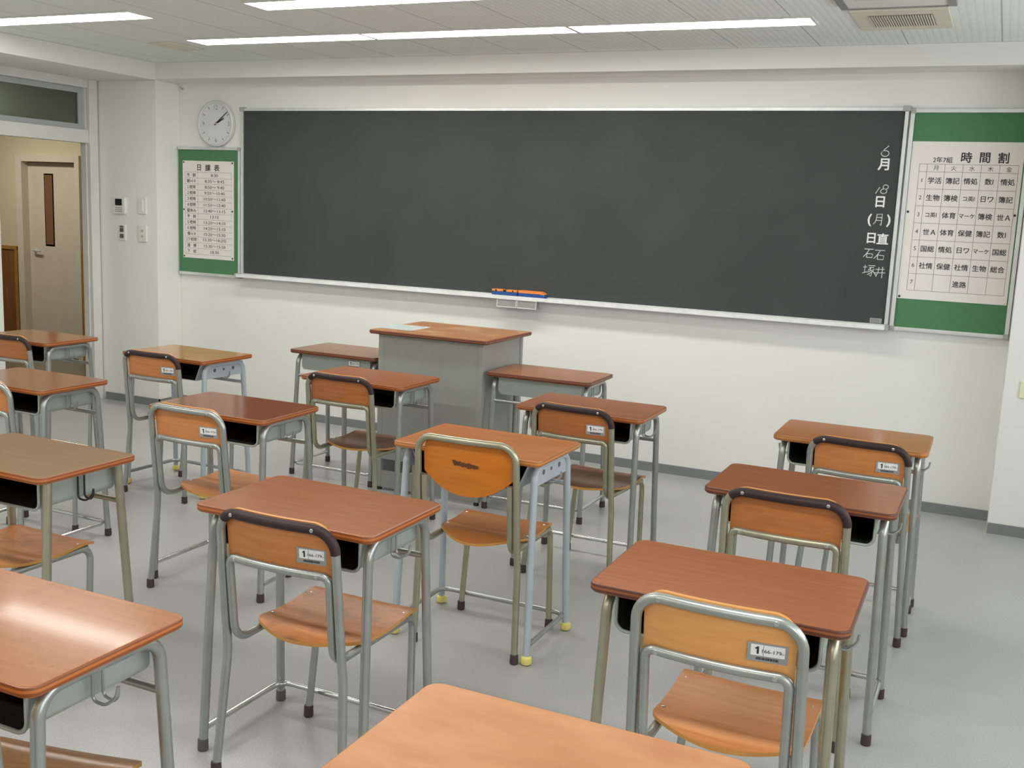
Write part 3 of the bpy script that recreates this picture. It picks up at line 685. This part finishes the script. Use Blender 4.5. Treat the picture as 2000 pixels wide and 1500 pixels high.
def m_rail(mat):
    b = BM(); tube(b, rail_path(), 0.0095, 12); return mesh('floor_rail', b, mat)
def m_bar(mat):
    b = BM(); z = 0.600; y = 0.186 - 0.036 * z / 0.74 ; x = 0.264
    tube(b, [(-x, y, z), (x, y, z)], 0.009, 12); return mesh('cross_bar', b, mat)
def m_tray(kind):
    """open-fronted book tray under the top; opening faces -Y"""
    b = BM(); W, D0, D1 = 0.238, -0.155, 0.150; zt = DH - TT_; zb = zt - 0.098; th = 0.0035
    if kind == 'old': prof = [(-W - 0.004, zt), (-W + 0.035, zb), (W - 0.035, zb), (W + 0.004, zt)]
    else:
        prof = [tuple((p.x, p.z)) for p in fillet([(-W, 0, zt), (-W, 0, zb), (W, 0, zb), (W, 0, zt)], 0.026, 6)]
    n = len(prof)
    inn = []
    for x, z in prof:
        inn.append((x - th * (1 if x > 0 else -1), z + (th if z < zt - 0.001 else 0)))
    o0 = [b.verts.new((x, D0, z)) for x, z in prof]; o1 = [b.verts.new((x, D1, z)) for x, z in prof]
    i0 = [b.verts.new((x, D0, z)) for x, z in inn]; i1 = [b.verts.new((x, D1 - th, z)) for x, z in inn]
    for k in range(n - 1):
        b.faces.new([o0[k], o0[k + 1], o1[k + 1], o1[k]]).material_index = 0
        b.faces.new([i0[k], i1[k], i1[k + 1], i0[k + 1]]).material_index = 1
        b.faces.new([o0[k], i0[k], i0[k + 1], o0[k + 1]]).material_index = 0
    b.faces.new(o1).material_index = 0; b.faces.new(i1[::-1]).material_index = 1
    for a, c in ((0, 0), (n - 1, n - 1)):
        b.faces.new([o0[a], o1[a], i1[a], i0[a]]).material_index = 0
    if kind == 'std':        # rolled front rim
        tube(b, [(x, D0, z) for x, z in prof], 0.0045, 8, 0)
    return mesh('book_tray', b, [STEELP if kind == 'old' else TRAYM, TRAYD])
def m_sidepanel(sx):
    b = BM(); z0, z1 = DH - TT_ - 0.085, DH - TT_ - 0.012; x = sx * 0.262
    box(b, x - 0.002, x + 0.002, -0.145, 0.150, z0, z1)
    for y, r in ((-0.075, 0.010), (-0.005, 0.007), (0.07, 0.010)):
        lathe(b, [(r, -0.0035), (r, 0.0035)], 14, 1, 'X', (x, y, z0 + 0.042))
    return mesh('side_panel', b, [STEELP, DARK])
def m_hook(sx, mat, r):
    b = BM(); z = DH - TT_; x = sx * 0.250; zb = z - 0.088
    def wire(y, d):
        return fillet([(x, y, z), (x, y, zb), (x + sx * 0.030, y + d * 0.2, zb - 0.004), (x + sx * 0.050, y + d * 0.8, zb + 0.014), (x + sx * 0.053, y + d, zb + 0.036)], [0.012, 0.02, 0.02], 5)
    a = wire(-0.013, 0.013); c = wire(0.013, -0.013)
    tube(b, a, r, 8); tube(b, c[::-1], r, 8)
    return mesh('bag_hook', b, mat)
def desk(x, y, yaw, label, top, edge, legmat=STEEL, old=False, straight=False, feet=RUBBER, hook=None, sticker=False, group='school desks', flip=False):
    t = thing('school_desk', label, 'desk', (x, y, 0), yaw + (PI if flip else 0), group)
    part('tabletop', ('top', top, edge, old), lambda: m_top(top, edge, 0.022 if old else 0.032), t)
    for sx in (-1, 1):
        for sy in (-1, 1):
            lg = part('leg', ('leg', sx, sy, legmat.name, straight, old), lambda: m_leg(sx, sy, legmat, straight, 0.0145 if straight else 0.0135), t)
            ball = feet is YELLOW
            part('foot_cap', ('dcap', feet.name), lambda: m_cap(feet, 0.0150, ball), lg, (sx * 0.278, sy * 0.186, 0))
    part('floor_rail', ('rail', old), lambda: m_rail(CHROME if not old else STEEL), t)
    part('cross_bar', ('bar', legmat.name), lambda: m_bar(legmat), t)
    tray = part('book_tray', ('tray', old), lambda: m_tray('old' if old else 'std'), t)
    if old:
        for sx in (-1, 1): part('side_panel', ('sp', sx), lambda: m_sidepanel(sx), t)
    hk = hook or STEEL
    for sx in (-1, 1): part('bag_hook', ('hook', sx, hk.name), lambda: m_hook(sx, hk, 0.0034), t)
    if sticker:
        b = BM(); sticker_geo(b); s = new_obj('size_sticker', mesh('size_sticker', b, [STICK, PAINTW, INK], 0), tray, (-0.13, 0.1515, DH - TT_ - 0.035), PI)
    return t
def sticker_geo(b):
    """grey label with a white window: 1 | 166-179 cm and a line of tiny print; centred, facing -Y"""
    box(b, -0.043, 0.043, -0.0008, 0, -0.022, 0.022, 0)
    quad(b, [(-0.036, -0.0012, -0.008), (0.036, -0.0012, -0.008), (0.036, -0.0012, 0.018), (-0.036, -0.0012, 0.018)], 1)
    quad(b, [(-0.0095, -0.0015, -0.008), (-0.0087, -0.0015, -0.008), (-0.0087, -0.0015, 0.018), (-0.0095, -0.0015, 0.018)], 2)
    stroke(b, [(-0.0210, 0.0135), (-0.0210, -0.0040)], 0.0046, -0.0015, 2); stroke(b, [(-0.0265, 0.0085), (-0.0235, 0.0100), (-0.0205, 0.0128)], 0.0034, -0.0016, 2); text(b, '166-179', 0.0115, 0.0085, 0.004, -0.0015, 2, 0.006, 1.15); text(b, 'cm', 0.006, 0.0315, 0.002, -0.0015, 2)
    x = -0.024; rnd = random.Random(3)
    while x < 0.022:
        wd = rnd.choice([0.0012, 0.002, 0.0028]); quad(b, [(x, -0.0012, -0.0175), (x + wd, -0.0012, -0.0175), (x + wd, -0.0012, -0.0115), (x, -0.0012, -0.0115)], 2); x += wd + 0.0009

G = None
D = math.radians
desk(-5.058, -1.910, 0, 'school desk with brown top standing in front of the open doorway', 'brown', 'orange')
desk(-3.950, -1.853, D(-1.7), 'old desk with golden tan top and holed pale steel sides by the column', 'tan', 'orange', STEELP, True, False, YELLOW)
desk(-2.723, -1.883, 0, 'red-brown school desk directly in front of the lectern', 'red', 'orange')
desk(-1.501, -1.934, D(.6), 'red-brown school desk between the lectern side desk and the old orange desk', 'red', 'orange')
desk(-0.358, -1.876, D(.4), 'amber-topped school desk closest to the tall green board, front one of its column', 'amber', 'pale')
desk(-3.896, -2.960, 0, 'brown-topped school desk second back from the doorway', 'brown', 'orange')
desk(-2.748, -2.903, D(1.0), 'dark glossy red-brown desk behind the old tan desk, with a bare-topped chair', 'dark', 'orange')
desk(-1.558, -2.890, D(-.2), 'old desk with orange wooden top, pale blue-grey legs and yellow feet', 'orange', 'pale', STEELP, True, False, YELLOW)
desk(-0.382, -2.879, D(-.4), 'red-brown desk with dark edge, directly behind the amber-topped desk', 'red', 'dark')
desk(-2.733, -3.970, 0, 'desk with faded brown top, straight olive legs and black wire hook', 'olive', 'orange', STEELB, False, True, RUBBERG, BLACKW)
desk(-1.592, -3.917, 0, 'red-brown desk whose chair has a worn streaky seat, straight beyond the pale mottled desk', 'red', 'orange', feet=RUBBERG)
desk(-0.386, -3.923, D(.4), 'red-brown desk with dark edge, nearest the camera, at the light orange chair', 'red', 'dark', STEELB)
desk(-1.630, -4.953, 0, 'copper-brown desk at the lower left corner with a bright lamp streak', 'copper', 'orange')
desk(-0.447, -4.960, 0, 'pale orange mottled desk top cut by the bottom edge of the photo', 'light', 'pale')
desk(-3.340, -1.150, 0, 'red-brown desk turned round beside the lectern, on the clock side', 'brown', 'dark', sticker=True, flip=True)
desk(-2.038, -1.163, D(1.2), 'red-brown desk turned round beside the lectern, on the side of the tall green board', 'red', 'dark', flip=True)

# ------------------------------------------------------------------ chairs
TR = 0.0125
HX = 0.186
def back_y(z):  # rear tube plane
    return -0.245 - (z - 0.37) * 0.040 / 0.415
def bow(x, half, d): return -d * (1 - (x / half) ** 2)
def m_backframe(mat, hx=HX, zk=0.40, ztop=0.785):
    b = BM(); R = 0.062; pts = [(-hx - 0.004, back_y(zk), zk)]
    n = 8
    for k in range(n + 1):
        a = PI - PI / 2 * k / n; x = -hx + R + R * math.cos(a); z = ztop - R + R * math.sin(a); pts.append((x, back_y(z) + bow(x, hx, 0.018), z))
    for k in range(1, 8):
        x = -hx + R + (2 * hx - 2 * R) * k / 8; pts.append((x, back_y(ztop) + bow(x, hx, 0.018), ztop))
    for k in range(n + 1):
        a = PI / 2 - PI / 2 * k / n; x = hx - R + R * math.cos(a); z = ztop - R + R * math.sin(a); pts.append((x, back_y(z) + bow(x, hx, 0.018), z))
    pts.append((hx + 0.004, back_y(zk), zk)); tube(b, pts, TR, 14, 0, False); return mesh('back_frame', b, mat), pts
def m_sleeve():
    b = BM(); _, pts = m_backframe(STEEL); lo = 0.700; P = [p for p in pts if p[2] > lo and not (p[0] < -0.17)]
    tube(b, P, TR + 0.0015, 14); return mesh('top_sleeve', b, SLEEVE)
def m_rearleg(sx, mat, hx=HX, yf=-0.272):
    b = BM(); tube(b, fillet([(sx * (hx + 0.004), back_y(0.41), 0.41), (sx * (hx + 0.006), back_y(0.36), 0.36), (sx * (hx + 0.026 if yf < -0.26 else hx + 0.012), yf, 0.012)], 0.2, 6), TR, 14); return mesh('rear_leg', b, mat)
ZR = 0.402      # centre of the tube that carries the seat
def seat_tube_half(sx, hx, low=True, ztop=0.640, fd=0.0):
    xi = hx - 0.0235
    pts = []
    if low: pts += [(0, back_y(0.655) + bow(0, xi, 0.016), 0.655), (sx * xi * 0.35, back_y(0.655) + bow(xi * .35, xi, 0.016), 0.655), (sx * xi * 0.7, back_y(0.655) + bow(xi * .7, xi, 0.016), 0.655), (sx * xi, back_y(0.655), 0.655)]
    else: pts += [(sx * xi, back_y(ztop), ztop)]
    pts += [(sx * xi, back_y(ZR), ZR), (sx * (xi + 0.004), 0.153 + fd, ZR)]
    rads = ([0.3, 0.3, 0.030] if low else []) + [0.060]
    return fillet(pts, rads, 7)
def m_seatframe(mat, hx=HX, low=True):
    b = BM()
    if low:
        a = seat_tube_half(-1, hx); c = seat_tube_half(1, hx); tube(b, a[::-1] + c[1:], TR - 0.001, 14, 0, False)
    else:
        for s in (-1, 1): tube(b, seat_tube_half(s, hx, False, 0.660, -0.03), TR - 0.001, 14)
    for y in (0.12 if low else 0.09, -0.08): tube(b, [(-hx + 0.03, y, ZR - 0.006), (hx - 0.03, y, ZR - 0.006)], 0.007, 10)
    return mesh('seat_frame', b, mat)
def m_frontleg(sx, mat, hx=HX, fd=0.0):
    b = BM(); xi = hx - 0.0195
    tube(b, fillet([(sx * xi, 0.120 + fd, ZR), (sx * xi, 0.168 + fd, ZR), (sx * (xi + 0.018), 0.135 + fd * 0.4, 0.012)], 0.040, 8), TR - 0.001, 14); return mesh('front_leg', b, mat)
def m_back(mat, edge, kind):
    b = BM(); hw = 0.170; N = 28
    us = [-hw + 2 * hw * i / N for i in range(N + 1)]
    if kind == 'old':
        hw = 0.174; us = [-hw + 2 * hw * i / N for i in range(N + 1)]
        def vr(u):
            d = hw - abs(u); top = 0.805 - (0.045 - math.sqrt(max(0, 0.045 ** 2 - max(0, 0.045 - d) ** 2)))
            return (0.600 + 0.075 * (abs(u) / hw) ** 2.2, top)
    else:
        us = sorted(set([-hw + 0.05 * (1 - math.cos(PI / 2 * k / 8)) for k in range(9)] + [hw - 0.05 * (1 - math.cos(PI / 2 * k / 8)) for k in range(9)] + [-0.12 + 0.24 * k / 12 for k in range(13)]))
        def vr(u):
            d = hw - abs(u); r = 0.052
            return (0.640, 0.800 - (r - math.sqrt(max(0, r * r - max(0, r - d) ** 2))))
    off = 0.0125 + 0.0085
    def pl(u, v): return ((u, back_y(v) + off + bow(u, 0.19, 0.020), v), (0, 1, 0.1))
    board(b, us, vr, 6, pl, 0.009 if kind != 'old' else 0.010, 0, 1); return mesh('backrest', b, [mat, edge])
def m_seat(mat, edge, round_):
    b = BM(); hw = 0.182; N = 26; us = sorted(set([-hw + 0.03 * (1 - math.cos(PI / 2 * k / 6)) for k in range(7)] + [hw - 0.03 * (1 - math.cos(PI / 2 * k / 6)) for k in range(7)] + [-0.15 + 0.30 * k / 16 for k in range(17)]))
    def vr(u):
        r = 0.025; d = hw - abs(u); c = r - math.sqrt(max(0, r * r - max(0, r - d) ** 2))
        return (-0.205 + (0.125 if round_ else 0.075) * (abs(u) / hw) ** 2 + c - (0.03 if round_ else 0), (0.155 if round_ else 0.185) - c)
    def pl(u, v):
        z = 0.426 - 0.006 * math.cos(PI * min(1, abs(v) / 0.19)) - 0.004 * (1 - (u / hw) ** 2)
        vf = v + (0.030 if round_ else 0)
        if vf > 0.13: z -= 0.018 * ((vf - 0.13) / 0.06) ** 2
        if v < -0.12: z -= 0.006 * ((v + 0.12) / 0.08) ** 2
        return ((u, v, z), (0, 0, 1))
    board(b, us, vr, 18, pl, 0.010, 0, 1); return mesh('seat', b, [mat, edge])
def m_screw(axis):
    b = BM(); lathe(b, [(0.0055, -0.001), (0.0055, 0.0012), (0.003, 0.0026)], 12, 0, axis); return mesh('screw', b, CHROME)
def m_sticker_on_back():
    b = BM(); sticker_geo(b); return mesh('size_sticker', b, [STICK, PAINTW, INK], 0)
PALE = EDGES['pale']; PE = plain('plywood_rim', (196, 140, 70), 0.45)
def chair(x, y, yaw, label, back=BACKW, seat=SEATW, sticker=True, sleeve=True, tubem=STEEL, old=False, group='school chairs'):
    t = thing('school_chair', label, 'chair', (x, y, 0), yaw, group); tm = tubem.name; hx = 0.194 if old else HX; fd = -0.03 if old else 0.0
    def bf():
        return m_backframe(tubem, hx, 0.40, 0.808 if old else 0.785)[0]
    fr = part('back_frame', ('bf', tm, old), bf, t)
    if sleeve: part('top_sleeve', 'sleeve', m_sleeve, t)
    for sx in (-1, 1):
        l1 = part('leg', ('rl', sx, tm, old), lambda: m_rearleg(sx, tubem, hx, -0.252 if old else -0.272), t); part('foot_cap', 'ccap', lambda: m_cap(RUBBER, 0.0145), l1, (sx * (hx + (0.012 if old else 0.026)), -0.252 if old else -0.272, 0))
        l2 = part('leg', ('fl', sx, tm, old), lambda: m_frontleg(sx, tubem, hx, fd), t); part('foot_cap', 'ccap', lambda: m_cap(RUBBER, 0.0145), l2, (sx * (hx - 0.0015), 0.135 + fd * 0.4, 0))
    sf = part('seat_frame', ('sf', tm, old), lambda: m_seatframe(tubem, hx, not old), t)
    st = part('seat', ('seat', seat.name, old), lambda: m_seat(seat, PE, old), t)
    bk = part('backrest', ('back', back.name, old), lambda: m_back(back, PE, 'old' if old else 'std'), t)
    if not old:
        for sx in (-1, 1):
            part('screw', 'screwY', lambda: m_screw('Y'), fr, (sx * 0.130, back_y(0.785) + bow(0.13, HX, 0.018) - TR - (0.0014 if sleeve else 0), 0.785))
            part('screw', 'screwY', lambda: m_screw('Y'), sf, (sx * 0.133, back_y(0.655) + bow(0.133, HX - .0235, 0.016) - TR + 0.001, 0.655))
    for sx in (-1, 1):
        for yy in (-0.075, 0.09 if old else 0.115): part('screw', 'screwZ', lambda: m_screw('Z'), st, (sx * 0.166, yy, 0.4248))
    if sticker:
        yb = back_y(0.705) + 0.0125 + 0.0085 + bow(0.112, 0.19, 0.020) - 0.0095
        s = part('size_sticker', 'sticker', m_sticker_on_back, bk, (0.112, yb, 0.705)); s.rotation_euler = (math.radians(5), 0, math.radians(9))
    if old:
        b = BM(); rnd = random.Random(5); zz = 0.722; xx = -0.050
        while xx < 0.045:
            wd = rnd.uniform(0.006, 0.012); h = rnd.uniform(0.006, 0.011)
            for q in range(3): stroke(b, [(xx, zz + rnd.uniform(-h, h)), (xx + wd, zz + rnd.uniform(-h, h)), (xx + wd * .4, zz + rnd.uniform(-h, h))], 0.006, 0)
            xx += wd * 0.8; zz -= 0.0006
        for v in b.verts: v.co.y = back_y(v.co.z) + 0.0125 + 0.0085 + bow(v.co.x, 0.19, 0.020) - 0.0116
        new_obj('smudged_mark', mesh('smudged_mark', b, plain('dark_smudge', (92, 54, 22), 0.7), 0), bk)
    return t
chair(-4.983, -1.910, 0, 'chair with dark-sleeved back tube at the desk in front of the open doorway', BACKM, SEATD, False, True)
chair(-3.911, -1.893, 0, 'chair with dark-sleeved back and size label at the old tan desk', BACKW, SEATW, True, True)
chair(-2.720, -1.883, D(-1.1), 'chair with dark brown seat and sleeved back at the desk facing the lectern', BACKM, SEATD, False, True, STEELB)
chair(-1.470, -1.928, D(-4), 'chair with dark brown seat and size label behind the old orange desk', BACKM, SEATD, True, True, STEELB)
chair(-0.280, -1.898, D(-4.8), 'chair with dark-sleeved back and size label at the amber-topped desk', BACKW, SEATW, True, True)
chair(-3.935, -2.990, D(11), 'bare-tubed chair with orange back at the brown desk behind the doorway desk', BACKW, SEATD, False, False)
chair(-2.742, -2.915, D(-1), 'bare-tubed chair with size label and smooth seat at the dark glossy desk', BACKW, SEATW, True, False)
chair(-1.535, -2.845, D(1.5), 'old orange chair with rounded back board, smudged mark and olive tubes', BACKO, SEATO, False, False, STEELB, True)
chair(-0.395, -2.887, D(-.9), 'chair with dark-sleeved back and no label, between two labelled chairs of its column', BACKM, SEATD, False, True, STEELB)
chair(-2.810, -3.958, 0, 'chair with worn dark-stained seat under the faded brown desk', BACKW, SEATWORN, False, False)
chair(-1.540, -3.912, D(.4), 'chair with worn streaky seat, sleeved back and size label at the central desk', BACKW, SEATWORN, True, True)
chair(-0.350, -3.911, D(-.7), 'light orange chair with bare silver tubes and size label, nearest the camera', BACKL, SEATW, True, False)
chair(-1.566, -5.000, D(12), 'chair with glossy brown seat under the copper-brown corner desk', BACKW, SEATB, False, False)
